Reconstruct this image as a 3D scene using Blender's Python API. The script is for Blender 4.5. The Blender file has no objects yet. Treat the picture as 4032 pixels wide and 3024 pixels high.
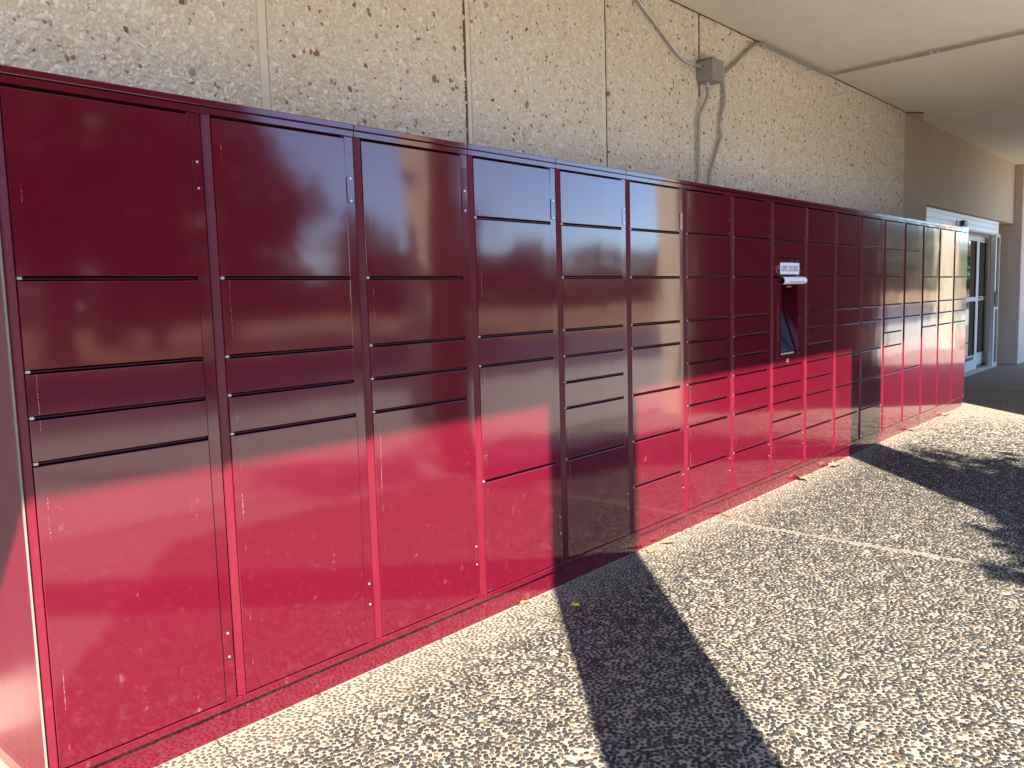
import bpy, bmesh, math, random
import numpy as np
from mathutils import Matrix, Vector

random.seed(7)
rng = np.random.default_rng(11)
sc = bpy.context.scene
col = sc.collection

# ------------------------------------------------------------------ camera
CAM = Vector((-0.812, -2.522, 1.449))
RIGHT, FWD, UP = (0.658, -0.752, -0.028), (0.747, 0.657, -0.103), (0.096, 0.047, 0.994)
cd = bpy.data.cameras.new("camera"); cam = bpy.data.objects.new("camera", cd); col.objects.link(cam)
m3 = Matrix((RIGHT, UP, tuple(-v for v in FWD))).transposed()
cam.matrix_world = Matrix.Translation(CAM) @ m3.to_quaternion().normalized().to_matrix().to_4x4()
cd.sensor_width = 36.0; cd.lens = 29.467; cd.clip_start = 0.05; cd.clip_end = 3000
sc.camera = cam

# ------------------------------------------------------------------ sky and sun
SUN_EL, SUN_X, SUN_Y = math.radians(38.2), -0.716, -0.698
w = bpy.data.worlds.new("World"); sc.world = w; w.use_nodes = True
nt = w.node_tree; nt.nodes.clear()
sky = nt.nodes.new("ShaderNodeTexSky"); sky.sky_type = 'NISHITA'; sky.sun_disc = False
sky.sun_elevation = SUN_EL; sky.sun_rotation = math.atan2(SUN_X, SUN_Y)
sky.air_density = 0.75; sky.dust_density = 0.0; sky.ozone_density = 6.0
bg = nt.nodes.new("ShaderNodeBackground"); bg.inputs[1].default_value = 0.15
wo = nt.nodes.new("ShaderNodeOutputWorld")
nt.links.new(sky.outputs[0], bg.inputs[0]); nt.links.new(bg.outputs[0], wo.inputs[0])
sl = bpy.data.lights.new("sun", 'SUN'); sl.energy = 3.9; sl.angle = math.radians(0.5); sl.color = (1.0, 0.93, 0.82)
so = bpy.data.objects.new("sun", sl); col.objects.link(so)
sd = Vector((SUN_X * math.cos(SUN_EL), SUN_Y * math.cos(SUN_EL), math.sin(SUN_EL)))
so.rotation_euler = sd.to_track_quat('Z', 'Y').to_euler(); so.location = (-8, -8, 12)

sc.view_settings.view_transform = 'Standard'; sc.view_settings.look = 'None'
sc.view_settings.gamma = 1.0; sc.view_settings.use_curve_mapping = False
sc.view_settings.exposure = 2.68
sc.render.engine = 'CYCLES'
cy = sc.cycles
cy.max_bounces = 10; cy.diffuse_bounces = 6; cy.glossy_bounces = 6; cy.transmission_bounces = 6
cy.use_denoising = True; cy.caustics_reflective = False; cy.caustics_refractive = False
cy.sample_clamp_indirect = 6.0

# ------------------------------------------------------------------ materials
class NT:
    def __init__(s, name):
        s.m = bpy.data.materials.new(name); s.m.use_nodes = True
        s.t = s.m.node_tree; s.b = s.t.nodes["Principled BSDF"]
    def n(s, typ, **kw):
        x = s.t.nodes.new(typ)
        for k, v in kw.items():
            if hasattr(x, k): setattr(x, k, v)
        return x
    def l(s, a, b): s.t.links.new(a, b)
    def pos(s, scale=(1, 1, 1)):
        g = s.n("ShaderNodeNewGeometry"); mp = s.n("ShaderNodeMapping")
        mp.inputs["Scale"].default_value = scale
        s.l(g.outputs["Position"], mp.inputs["Vector"]); return mp.outputs[0]
    def noise(s, scale, detail=3, vec=None, rough=.5):
        x = s.n("ShaderNodeTexNoise"); x.inputs["Scale"].default_value = scale
        x.inputs["Detail"].default_value = detail; x.inputs["Roughness"].default_value = rough
        s.l(vec if vec is not None else s.pos(), x.inputs["Vector"]); return x.outputs[0]
    def ramp(s, f, stops):
        x = s.n("ShaderNodeValToRGB"); e = x.color_ramp.elements
        while len(e) < len(stops): e.new(.5)
        for k, (p, c) in enumerate(stops):
            e[k].position = p; e[k].color = (c, c, c, 1) if isinstance(c, (int, float)) else (*c, 1)
        s.l(f, x.inputs[0]); return x.outputs[0]
    def mix(s, f, a, b):
        x = s.n("ShaderNodeMix", data_type='RGBA')
        for sock, v in ((x.inputs[0], f), (x.inputs[6], a), (x.inputs[7], b)):
            if isinstance(v, (int, float)): sock.default_value = v
            elif isinstance(v, tuple): sock.default_value = (*v, 1)
            else: s.l(v, sock)
        return x.outputs[2]
    def math(s, op, a, b=0.0, c=0.0):
        x = s.n("ShaderNodeMath", operation=op)
        for k, v in enumerate((a, b, c)):
            if isinstance(v, (int, float)): x.inputs[k].default_value = v
            else: s.l(v, x.inputs[k])
        return x.outputs[0]
    def bump(s, h, strength, dist, prev=None):
        x = s.n("ShaderNodeBump"); x.inputs["Strength"].default_value = strength; x.inputs["Distance"].default_value = dist
        s.l(h, x.inputs["Height"])
        if prev is not None: s.l(prev, x.inputs["Normal"])
        return x.outputs[0]
    def base(s, c):
        if isinstance(c, tuple): s.b.inputs["Base Color"].default_value = (*c, 1)
        else: s.l(c, s.b.inputs["Base Color"])
    def rough(s, r):
        if isinstance(r, (int, float)): s.b.inputs["Roughness"].default_value = r
        else: s.l(r, s.b.inputs["Roughness"])
    def normal(s, n): s.l(n, s.b.inputs["Normal"])

def plain(name, c, r=.5, metal=0.0, var=.12, bump=0.0, bscale=200):
    k = NT(name)
    f = k.noise(7, 4)
    lo = tuple(x * (1 - var) for x in c); hi = tuple(min(1, x * (1 + var)) for x in c)
    k.base(k.mix(f, lo, hi)); k.rough(r); k.b.inputs["Metallic"].default_value = metal
    if bump: k.normal(k.bump(k.noise(bscale, 3), bump, .004))
    return k.m

def paint(name, ior=1.33, extra=0.0, door=False):
    k = NT(name)
    big = k.noise(2.2, 3)
    c = k.mix(big, (.098, .0036, .0120), (.112, .0043, .0142))
    # dirt, scuffs and runs, denser towards the foot where trolleys and rain splash reach
    g = k.n("ShaderNodeNewGeometry"); sep = k.n("ShaderNodeSeparateXYZ"); k.l(g.outputs["Position"], sep.inputs[0])
    low = k.n("ShaderNodeMapRange"); low.inputs[1].default_value = 0.0; low.inputs[2].default_value = 1.1
    low.inputs[3].default_value = 1.0; low.inputs[4].default_value = 0.12; k.l(sep.outputs[2], low.inputs[0])
    runs = k.ramp(k.noise(9, 4, k.pos((3.2, 3.2, .35))), [(.60, 0.), (.74, 1.)])
    blot = k.ramp(k.noise(26, 5, rough=.68), [(.57, 0.), (.72, 1.)])
    speck = k.ramp(k.noise(95, 2), [(.765, 0.), (.79, 1.)])
    scr = k.ramp(k.noise(30, 3, k.pos((.55, 1, 2.6))), [(.755, 0.), (.785, 1.)])
    d1 = k.math('MULTIPLY', k.math('MULTIPLY', runs, blot), .48)
    d2 = k.math('MULTIPLY', blot, .05)
    d3 = k.math('MULTIPLY', k.math('MAXIMUM', speck, scr), .20)
    dirt = k.math('MULTIPLY', k.math('ADD', k.math('ADD', d1, d2), d3), low.outputs[0])
    if door:                                                         # thin scrape near the hinge side of a door, broken up along its height
        tc = k.n("ShaderNodeTexCoord"); so2 = k.n("ShaderNodeSeparateXYZ"); k.l(tc.outputs["Object"], so2.inputs[0])
        wob = k.math('MULTIPLY_ADD', k.noise(6, 2), .012, .052)
        line = k.math('LESS_THAN', k.math('ABSOLUTE', k.math('SUBTRACT', so2.outputs[0], wob)), .0011)
        brk = k.ramp(k.noise(7, 3, k.pos((2.0, .2, 1))), [(.53, 0.), (.60, 1.)])
        line = k.math('MULTIPLY', k.math('MULTIPLY', line, brk), k.ramp(k.noise(160, 2), [(.42, 0.), (.55, .55)]))
        dirt = k.math('MAXIMUM', dirt, line)
    k.base(k.mix(dirt, c, (.50, .26, .25)))
    k.rough(k.math('ADD', k.math('MULTIPLY_ADD', k.noise(14, 4), .06, .08 + extra), k.math('MULTIPLY', dirt, .5)))
    oi = k.n("ShaderNodeObjectInfo")
    v = k.n("ShaderNodeVectorMath", operation='ADD'); comb = k.n("ShaderNodeCombineXYZ")
    k.l(k.math('MULTIPLY', oi.outputs["Random"], 37.0), comb.inputs[0]); k.l(comb.outputs[0], v.inputs[1]); k.l(k.pos((1, 1, .55)), v.inputs[0])
    wave = k.bump(k.noise(3.2, 1.0, v.outputs[0]), .42, .005)
    peel = k.bump(k.noise(260, 1), .02, .0005, wave)
    k.normal(peel)
    k.b.inputs["IOR"].default_value = ior
    if not extra:
        k.b.inputs['Coat Weight'].default_value = 1.0; k.b.inputs['Coat IOR'].default_value = 1.47; k.l(peel, k.b.inputs['Coat Normal'])
        k.l(k.math('MULTIPLY_ADD', dirt, .4, .068), k.b.inputs['Coat Roughness'])
    return k.m

def attr_mat(name, r, var=.25, bump=.3):
    k = NT(name)
    a = k.n("ShaderNodeAttribute"); a.attribute_name = "Col"
    f = k.noise(160, 3)
    x = k.n("ShaderNodeMix", data_type='RGBA', blend_type='MULTIPLY'); x.inputs[0].default_value = 1.0
    k.l(a.outputs["Color"], x.inputs[6]); k.l(k.mix(f, (1 - var,) * 3, (1 + var,) * 3), x.inputs[7])
    k.base(x.outputs[2]); k.rough(r); k.b.inputs['Specular IOR Level'].default_value = .25
    if bump: k.normal(k.bump(f, bump, .0006))
    return k.m

def cement_mat():
    k = NT("exposed_aggregate_cement")
    big = k.noise(1.6, 4); fine = k.noise(120, 5, rough=.7)
    c = k.mix(big, (.225, .199, .154), (.27, .242, .192)); c = k.mix(k.math('MULTIPLY', fine, .35), c, (.20, .17, .125))
    vo = k.n("ShaderNodeTexVoronoi"); vo.inputs["Scale"].default_value = 48; k.l(k.pos(), vo.inputs["Vector"])
    peb = k.ramp(vo.outputs["Distance"], [(.34, 1.), (.46, 0.)])
    sepc = k.n("ShaderNodeSeparateColor"); k.l(vo.outputs["Color"], sepc.inputs[0])
    pc = k.ramp(sepc.outputs[0], [(0., (.035, .03, .027)), (.35, (.06, .045, .03)), (.6, (.045, .044, .044)), (.8, (.10, .068, .038)), (1., (.16, .13, .10))])
    sp = k.n('ShaderNodeSeparateXYZ'); k.l(k.pos(), sp.inputs[0]); outx = k.math('GREATER_THAN', k.math('ABSOLUTE', k.math('SUBTRACT', sp.outputs[0], 2.6)), 5.2); outy = k.math('LESS_THAN', sp.outputs[1], -2.9)
    peb = k.math('MULTIPLY', peb, k.math('MAXIMUM', outx, outy))
    on = k.math('MULTIPLY', peb, k.ramp(sepc.outputs[1], [(.18, 0.), (.22, 1.)]))
    k.base(k.mix(on, c, pc)); k.rough(.75)
    n1 = k.bump(k.math('ADD', fine, k.math('MULTIPLY', on, 1.2)), .5, .0035)
    k.normal(n1); return k.m

def wall_matrix_mat():
    k = NT("aggregate_wall_matrix")
    big = k.noise(1.1, 4); vo = k.n("ShaderNodeTexVoronoi"); vo.inputs["Scale"].default_value = 85; k.l(k.pos(), vo.inputs["Vector"])
    c = k.mix(big, (.76, .68, .55), (.82, .74, .61))
    c = k.mix(k.ramp(vo.outputs["Distance"], [(.1, 0.), (.7, .55)]), c, (.67, .575, .44))
    k.base(c); k.rough(.85); k.normal(k.bump(k.math('MULTIPLY', vo.outputs["Distance"], -1), .6, .004)); return k.m

def stucco_mat(name, a, b):
    k = NT(name); f = k.noise(1.3, 5); g = k.noise(150, 4)
    streak = k.ramp(k.noise(3, 4, k.pos((2.5, 2.5, .25))), [(.5, 0.), (.8, .35)])
    c = k.mix(f, a, b); c = k.mix(streak, c, tuple(x * .8 for x in a)); k.base(c); k.rough(.9)
    k.normal(k.bump(g, .35, .003)); return k.m

def asphalt_mat():
    k = NT("asphalt"); f = k.noise(.5, 4); g = k.noise(300, 2)
    c = k.mix(f, (.045, .045, .046), (.07, .068, .066)); c = k.mix(k.math('MULTIPLY', g, .3), c, (.12, .115, .11)); k.base(c); k.rough(.85)
    k.normal(k.bump(g, .4, .004)); return k.m

def lawn_mat():
    k = NT("dormant_lawn"); f = k.noise(.7, 5); g = k.noise(40, 4)
    c = k.mix(f, (.40, .22, .085), (.33, .20, .085)); c = k.mix(k.math('MULTIPLY', g, .3), c, (.18, .12, .05)); k.base(c); k.rough(.95)
    k.normal(k.bump(g, .6, .03)); return k.m

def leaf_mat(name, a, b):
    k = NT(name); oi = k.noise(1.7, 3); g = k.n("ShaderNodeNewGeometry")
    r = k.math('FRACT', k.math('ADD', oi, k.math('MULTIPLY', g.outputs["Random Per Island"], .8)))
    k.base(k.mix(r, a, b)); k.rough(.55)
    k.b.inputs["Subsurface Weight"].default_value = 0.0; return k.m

M = {}
M['paint'] = paint("maroon_gloss_paint")
M['doorpaint'] = paint("maroon_door_paint", door=True)
M['frame'] = paint("maroon_frame_paint", 1.38, .22)
M['pebble'] = attr_mat("river_pebble", .62)
M['chip'] = attr_mat("stone_chip", .75, .15, .2)
M['cement'] = cement_mat()
M['wall'] = wall_matrix_mat()
M['walljoint'] = plain("smooth_wall_joint", (.82, .75, .63), .85, var=.10, bump=.2)
M['strip'] = plain("smooth_joint_cement", (.145, .125, .093), .85, var=.16, bump=.2)
M['stucco'] = stucco_mat("tan_stucco", (.62, .50, .385), (.68, .55, .425))
M['pier'] = stucco_mat("mauve_tan_stucco", (.64, .53, .45), (.70, .58, .495))
M['column'] = stucco_mat("sand_stucco", (.52, .42, .30), (.58, .48, .35))
M['brown'] = stucco_mat("dark_brown_brick_skin", (.085, .055, .04), (.11, .07, .05))
M['soffit'] = stucco_mat("cream_soffit_paint", (.82, .76, .66), (.87, .81, .715))
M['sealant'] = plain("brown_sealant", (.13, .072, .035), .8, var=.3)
M['galv'] = plain("galvanised_steel", (.62, .61, .58), .38, .7, var=.15, bump=.1)
M['conduit'] = plain("grey_conduit", (.40, .39, .37), .42, .5, var=.15)
M['boxgrey'] = plain("grey_box_enamel", (.30, .285, .265), .45, .0, var=.1)
M['screw'] = plain("bright_screw", (.75, .74, .72), .25, .7, var=.05)
M['trim'] = plain("cream_edge_trim", (.17, .155, .125), .55, 0, var=.1)
M['hinge'] = plain("hinge_zinc", (.5, .49, .48), .35, .7)
M['white'] = plain("white_enamel", (.86, .84, .79), .35, 0, var=.04)
M['offwhite'] = plain("offwhite_enamel", (.72, .69, .63), .4, 0, var=.05)
M['black'] = plain("black_plastic", (.012, .012, .014), .35)
M['rubber'] = plain("black_gasket", (.02, .02, .025), .6)
M['paper'] = plain("white_paper", (.80, .80, .82), .6, 0, var=.03)
M['ink'] = plain("printed_ink", (.02, .02, .035), .6)
M['inkgrey'] = plain("grey_print", (.22, .19, .19), .6)
M['tape'] = plain("tape_residue", (.55, .42, .42), .6)
M['screen'] = plain("dark_screen_glass", (.014, .015, .026), .2)
M['sticker'] = plain("faded_red_sticker", (.45, .20, .20), .5)
M['deadleaf'] = plain("dry_leaf", (.24, .15, .075), .7, var=.35)
M['yellow'] = plain("yellow_petal", (.75, .62, .02), .6, var=.15)
M['bounce_apron'] = plain('bounce_apron_concrete', (.38, .345, .28), .9, var=.10, bump=.3)
M['asphalt'] = asphalt_mat(); M['lawn'] = lawn_mat()
M['kerb'] = plain("kerb_concrete", (.56, .52, .45), .85, var=.12, bump=.3)
M['bark'] = plain("bark", (.10, .075, .055), .9, var=.3, bump=.6, bscale=30)
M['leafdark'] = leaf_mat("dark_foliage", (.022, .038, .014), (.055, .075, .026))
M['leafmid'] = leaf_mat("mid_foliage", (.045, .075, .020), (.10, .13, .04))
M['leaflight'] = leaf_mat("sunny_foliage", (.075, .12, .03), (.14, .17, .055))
k = NT("door_glass"); k.base((.018, .019, .02)); k.rough(.02); k.b.inputs["IOR"].default_value = 1.6
k.normal(k.bump(k.noise(2.5, 1), .05, .004)); M['glass'] = k.m
k = NT("dark_interior"); k.base((.010, .0025, .004)); k.rough(.9); k.b.inputs['Specular IOR Level'].default_value = 0.0; M['dark'] = k.m

# ------------------------------------------------------------------ mesh helpers
def link(o, parent=None):
    col.objects.link(o)
    if parent is not None: o.parent = parent
    return o

def empty(name, loc=(0, 0, 0)):
    o = bpy.data.objects.new(name, None); o.location = loc; o.empty_display_size = .2; return link(o)

def tag(o, label=None, cat=None, group=None, kind=None):
    if label: o["label"] = label
    if cat: o["category"] = cat
    if group: o["group"] = group
    if kind: o["kind"] = kind
    return o

class MB:
    def __init__(s): s.v = []; s.f = []
    def add(s, vs, fs):
        b = len(s.v); s.v += [tuple(v) for v in vs]; s.f += [tuple(b + i for i in f) for f in fs]; return s
    def box(s, x0, x1, y0, y1, z0, z1):
        vs = [(x0, y0, z0), (x1, y0, z0), (x1, y1, z0), (x0, y1, z0), (x0, y0, z1), (x1, y0, z1), (x1, y1, z1), (x0, y1, z1)]
        return s.add(vs, [(3, 2, 1, 0), (4, 5, 6, 7), (0, 1, 5, 4), (1, 2, 6, 5), (2, 3, 7, 6), (3, 0, 4, 7)])
    def prism(s, poly, z0, z1):
        """poly counter-clockwise in xy"""
        n = len(poly); vs = [(x, y, z0) for x, y in poly] + [(x, y, z1) for x, y in poly]
        return s.add(vs, [tuple(range(n))[::-1], tuple(range(n, 2 * n))] + [(i, (i + 1) % n, n + (i + 1) % n, n + i) for i in range(n)])
    def tube(s, pts, r, n=10, closed=True):
        pts = [Vector(p) for p in pts]; rr = r if isinstance(r, (list, tuple)) else [r] * len(pts)
        rings = []; ref = Vector((0.123, 0.31, 0.94)).normalized()
        for i, p in enumerate(pts):
            t = ((pts[min(i + 1, len(pts) - 1)] - p).normalized() + (p - pts[max(i - 1, 0)]).normalized())
            t = t.normalized() if t.length > 1e-9 else Vector((0, 0, 1))
            a = t.cross(ref)
            if a.length < .05: a = t.cross(Vector((1, 0, 0)))
            a.normalize(); b = t.cross(a)
            rings.append([p + rr[i] * (math.cos(2 * math.pi * k / n) * a + math.sin(2 * math.pi * k / n) * b) for k in range(n)])
        vs = [v for ring in rings for v in ring]; fs = []
        for i in range(len(pts) - 1):
            for k in range(n):
                fs.append((i * n + k, (i + 1) * n + k, (i + 1) * n + (k + 1) % n, i * n + (k + 1) % n))
        if closed: fs += [tuple(range(n)), tuple((len(pts) - 1) * n + k for k in range(n))[::-1]]
        return s.add(vs, fs)
    def disc(s, c, r, depth, n=16):
        """short cylinder standing out of a face that looks to -y"""
        cx, yy, cz = c
        vs = [(cx + r * math.cos(2 * math.pi * k / n), yy, cz + r * math.sin(2 * math.pi * k / n)) for k in range(n)]
        vs += [(cx + r * .92 * math.cos(2 * math.pi * k / n), yy - depth, cz + r * .92 * math.sin(2 * math.pi * k / n)) for k in range(n)]
        return s.add(vs, [tuple(range(n, 2 * n))] + [(k, (k + 1) % n, n + (k + 1) % n, n + k) for k in range(n)])
    def mesh(s, name, mat, bevel=0.0, seg=1, smooth=False):
        me = bpy.data.meshes.new(name); me.from_pydata(s.v, [], s.f); me.validate()
        bm = bmesh.new(); bm.from_mesh(me)
        bmesh.ops.recalc_face_normals(bm, faces=bm.faces)
        if bevel:
            bmesh.ops.bevel(bm, geom=[e for e in bm.edges if len(e.link_faces) == 2 and e.calc_face_angle(0) > .3], offset=bevel, segments=seg, affect='EDGES', profile=.5)
        bm.to_mesh(me); bm.free()
        if smooth: me.polygons.foreach_set("use_smooth", [True] * len(me.polygons))
        me.materials.append(mat); return me
    def obj(s, name, mat, parent=None, bevel=0.0, seg=1, smooth=False, loc=(0, 0, 0)):
        o = bpy.data.objects.new(name, s.mesh(name, mat, bevel, seg, smooth)); o.location = loc; return link(o, parent)

def inst(name, me, parent=None, loc=(0, 0, 0)):
    o = bpy.data.objects.new(name, me); o.location = loc; return link(o, parent)

def np_mesh(name, V, faces_idx, sizes, mat, colors=None, smooth=False):
    me = bpy.data.meshes.new(name)
    me.vertices.add(len(V)); me.vertices.foreach_set("co", np.ascontiguousarray(V, dtype=np.float32).ravel())
    me.loops.add(len(faces_idx)); me.loops.foreach_set("vertex_index", np.asarray(faces_idx, dtype=np.int32))
    sizes = np.asarray(sizes, dtype=np.int32); me.polygons.add(len(sizes))
    me.polygons.foreach_set("loop_start", np.concatenate(([0], np.cumsum(sizes)[:-1])).astype(np.int32))
    if smooth: me.polygons.foreach_set("use_smooth", np.ones(len(sizes), dtype=bool))
    if colors is not None:
        a = me.attributes.new("Col", 'FLOAT_COLOR', 'POINT'); a.data.foreach_set("color", np.ascontiguousarray(colors, dtype=np.float32).ravel())
    me.update(calc_edges=True); me.materials.append(mat); return me

P = 0.60289; WALL = 0.65; TOPZ = 2.1
def zrow(n): return 2.050 - 0.1285 * n

# ------------------------------------------------------------------ ground
g = MB(); g.box(-900, 1200, -1500, 400, -.40, -.15); ground = g.obj("ground", M['asphalt']); tag(ground, kind='structure')
g = MB(); g.box(-200, 340, -80, -17.5, -.149, -.06); tag(g.obj("lawn", M['lawn'], bevel=.03), kind='structure')
pavement = MB().box(-40, 75, -7.6, 3.0, -.149, -.012).obj("pavement", M['cement'], bevel=.0); tag(pavement, kind='structure')
JX = -0.09; BAY = 4.045
for i in range(-5, 12):
    x0, x1 = JX + BAY * i, JX + BAY * (i + 1)
    MB().box(x0 + .006, x1 - .006, -7.44, .98, -.0115, 0).obj("slab", M['cement'], pavement, bevel=.004)
MB().box(-40, 75, -7.43, -3.02, .0005, .012).obj("bounce_apron", M['bounce_apron'], pavement, bevel=.004)  # unseen pale paving, added to bounce sunlight onto soffit and wall
for i in range(0, 4):                                                # smooth trowelled margins of the joints
    x = JX + BAY * i
    for sx in (-1, 1):
        xa, xb = sorted((x + sx * .0065, x + sx * .017))
        MB().box(xa, xb, -7.4, .6, -.006, .0016).obj("joint_margin", M['strip'], pavement, bevel=.001)
for i in range(26):
    MB().box(-40 + i * 4.0 + .01, -36 + i * 4.0 - .01, -7.75, -7.602, -.15, .002).obj("kerb_stone", M['kerb'], pavement, bevel=.02, seg=2)

# jagged hairline crack running out from under the first column
pts = [(.520, .012), (.508, -.03), (.515, -.06), (.494, -.10), (.497, -.135), (.478, -.17), (.470, -.22), (.455, -.25), (.452, -.31), (.43, -.36)]
c = MB(); n = len(pts)
vs = []
for i, (x, y) in enumerate(pts):
    ww = .0030 * (1 - i / n) + .0012
    vs += [(x - ww, y, .0010), (x + ww, y, .0010)]
c.add(vs, [(2 * i, 2 * i + 1, 2 * i + 3, 2 * i + 2) for i in range(n - 1)])
c.obj("crack", M['rubber'], pavement)

# ------------------------------------------------------------------ pebbles of the paving
def jitter_points(x0, x1, y0, y1, step, jit=.42):
    nx, ny = int((x1 - x0) / step), int((y1 - y0) / step)
    gx, gy = np.meshgrid(np.arange(nx), np.arange(ny)); gx = gx.astype(float); gy = gy.astype(float)
    gx += (np.arange(ny) % 2)[:, None] * .5
    p = np.stack([gx, gy], -1).reshape(-1, 2) + rng.uniform(-jit, jit, (nx * ny, 2))
    return p * step + np.array([x0, y0])

def relaxed_points(x0, x1, y0, y1, step, jit, iters=7, want=.98):
    nx, ny = int((x1 - x0) / step), int((y1 - y0) / (step * .9)); ny -= ny % 2
    gx, gy = np.meshgrid(np.arange(nx).astype(float), np.arange(ny).astype(float)); gx += (np.arange(ny) % 2)[:, None] * .5
    q = np.stack([gx * step, gy * step * .9], -1) + rng.uniform(-jit, jit, (ny, nx, 2)) * step
    for _ in range(iters):
        mv = np.zeros_like(q)
        for dy in (-2, -1, 0, 1, 2):
            for dx in (-2, -1, 0, 1, 2):
                if not (dx or dy): continue
                d = q - np.roll(q, (dy, dx), (0, 1)); L = np.linalg.norm(d, axis=-1)
                mv += np.where((L < want * step) & (L > 1e-6), (want * step - L) * .17 / np.maximum(L, 1e-6), 0)[..., None] * d
        q += np.clip(mv, -.3 * step, .3 * step)
    return q.reshape(-1, 2) + np.array([x0, y0])

def project(V):
    d = V - np.array(CAM); u = d @ np.array(RIGHT); f = d @ np.array(FWD); h = d @ np.array(UP)
    return 2016 + 3300 * u / np.maximum(f, .05), 1512 - 3300 * h / np.maximum(f, .05), f

def palette(n, cols, wts, var=.22):
    cols = np.array(cols); idx = rng.choice(len(cols), n, p=np.array(wts) / sum(wts))
    c = cols[idx] * rng.uniform(1 - var, 1 + var, (n, 1)) * rng.uniform(.94, 1.06, (n, 3))
    return np.concatenate([np.clip(c, .01, .9), np.ones((n, 1))], 1)

def dome_batch(cen, ra, rb, hh, ang, tilt, K, smooth_prof=((1.0, -.25), (.93, .42), (.58, .86)), irregular=.12):
    """low domes / chips: K-gon rings, one apex.  returns V (N,nv,3 local xy + height), per-dome face template"""
    N = len(cen); th = np.arange(K) * 2 * np.pi / K
    rad = 1 + rng.uniform(-irregular, irregular, (N, K)); rings = []
    for s, z in smooth_prof:
        lx = ra[:, None] * rad * s * np.cos(th); ly = rb[:, None] * rad * s * np.sin(th)
        ca, sa = np.cos(ang)[:, None], np.sin(ang)[:, None]
        X = lx * ca - ly * sa; Y = lx * sa + ly * ca
        Z = z * hh[:, None] + (X * tilt[:, :1] + Y * tilt[:, 1:]) * s * (z > 0)
        rings.append(np.stack([X, Y, Z], -1))
    V = np.concatenate(rings + [np.stack([np.zeros(N), np.zeros(N), hh], -1)[:, None, :]], 1)
    F = []
    R = len(smooth_prof)
    for r in range(R - 1):
        for k in range(K): F.append((r * K + k, r * K + (k + 1) % K, (r + 1) * K + (k + 1) % K, (r + 1) * K + k))
    for k in range(K): F.append(((R - 1) * K + k, (R - 1) * K + (k + 1) % K, R * K))
    return V, F

def emit(V, F, C, name_all, name_one, mat, parent, score, smooth, n_one=300):
    """the n_one largest in the picture become parts of their own, the rest one part of kind stuff"""
    N, nv = V.shape[:2]; order = np.argsort(-score); ones, rest = order[:n_one], order[n_one:]
    fl = np.array([i for f in F for i in f]); fs = np.array([len(f) for f in F])
    Vr = V[rest]; nr = len(rest)
    idx = (fl[None, :] + (np.arange(nr) * nv)[:, None]).ravel()
    o = bpy.data.objects.new(name_all, np_mesh(name_all, Vr.reshape(-1, 3), idx, np.tile(fs, nr), mat, np.repeat(C[rest], nv, 0), smooth))
    link(o, parent); tag(o, kind='stuff')
    for i in ones:
        c0 = V[i].mean(0); me = np_mesh(name_one, V[i] - c0, fl, fs, mat, np.repeat(C[i:i + 1], nv, 0), smooth)
        inst(name_one, me, parent, tuple(float(q) for q in c0))

p = relaxed_points(-.4, 9.6, -3.0, .05, .0220, .62, 13, 1.02)
p3 = np.concatenate([p, np.zeros((len(p), 1))], 1); u, v, f = project(p3)
keep = (p[:, 1] < .006) & (f > .3) & (u > -350) & (u < 4600) & (v < 3500)
jx = np.abs((p[:, 0] - JX + BAY / 2) % BAY - BAY / 2) > .024
keep &= jx & (rng.uniform(0, 1, len(p)) > np.clip((p[:, 0] - 6.6) / 3.0, 0, 1))
keep &= rng.uniform(0, 1, len(p)) < .985
patch = np.sin(p[:, 0] * 3.1 + 1.3 * np.sin(p[:, 1] * 4)) * np.sin(p[:, 1] * 2.7 + p[:, 0])    # barer, cementy patches
keep &= ~((patch > .97) & (rng.uniform(0, 1, len(p)) < .2))
p = p[keep]; N = len(p)
ra = np.clip(rng.lognormal(math.log(.0108), .13, N), .0075, .0145); rb = ra * rng.uniform(.66, .92, N)
near = np.clip((p[:, 1] + .30) / .30, 0, 1)                          # by the lockers more of each stone is drowned in cement
hh = rb * rng.uniform(.30, .62, N) * (1 - .35 * near); ra *= (1 - .22 * near); rb *= (1 - .22 * near)
V, F = dome_batch(p, ra, rb, hh, rng.uniform(0, np.pi, N), rng.normal(0, .10, (N, 2)), 8)
V[:, :, :2] += p[:, None, :]
C = palette(N, [(.021, .018, .016), (.037, .029, .020), (.070, .054, .036), (.027, .026, .025), (.062, .040, .025), (.026, .025, .026), (.14, .118, .09), (.088, .065, .04)],
            [34, 22, 9, 20, 4, 6, 2, 3])
C[:, :3] = C[:, :3] * (1 - .30 * near[:, None] ** .7) + np.array([.17, .135, .09]) * .30 * near[:, None] ** .7   # cement film by the lockers
u, v, f = project(np.concatenate([p, np.zeros((N, 1))], 1))
inside = (u > 10) & (u < 4020) & (v < 3010)
emit(V, F, C, "pebbles", "pebble", M['pebble'], pavement, np.where(inside, ra * rb / np.maximum(f, .5) ** 2, 0), True)

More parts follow.
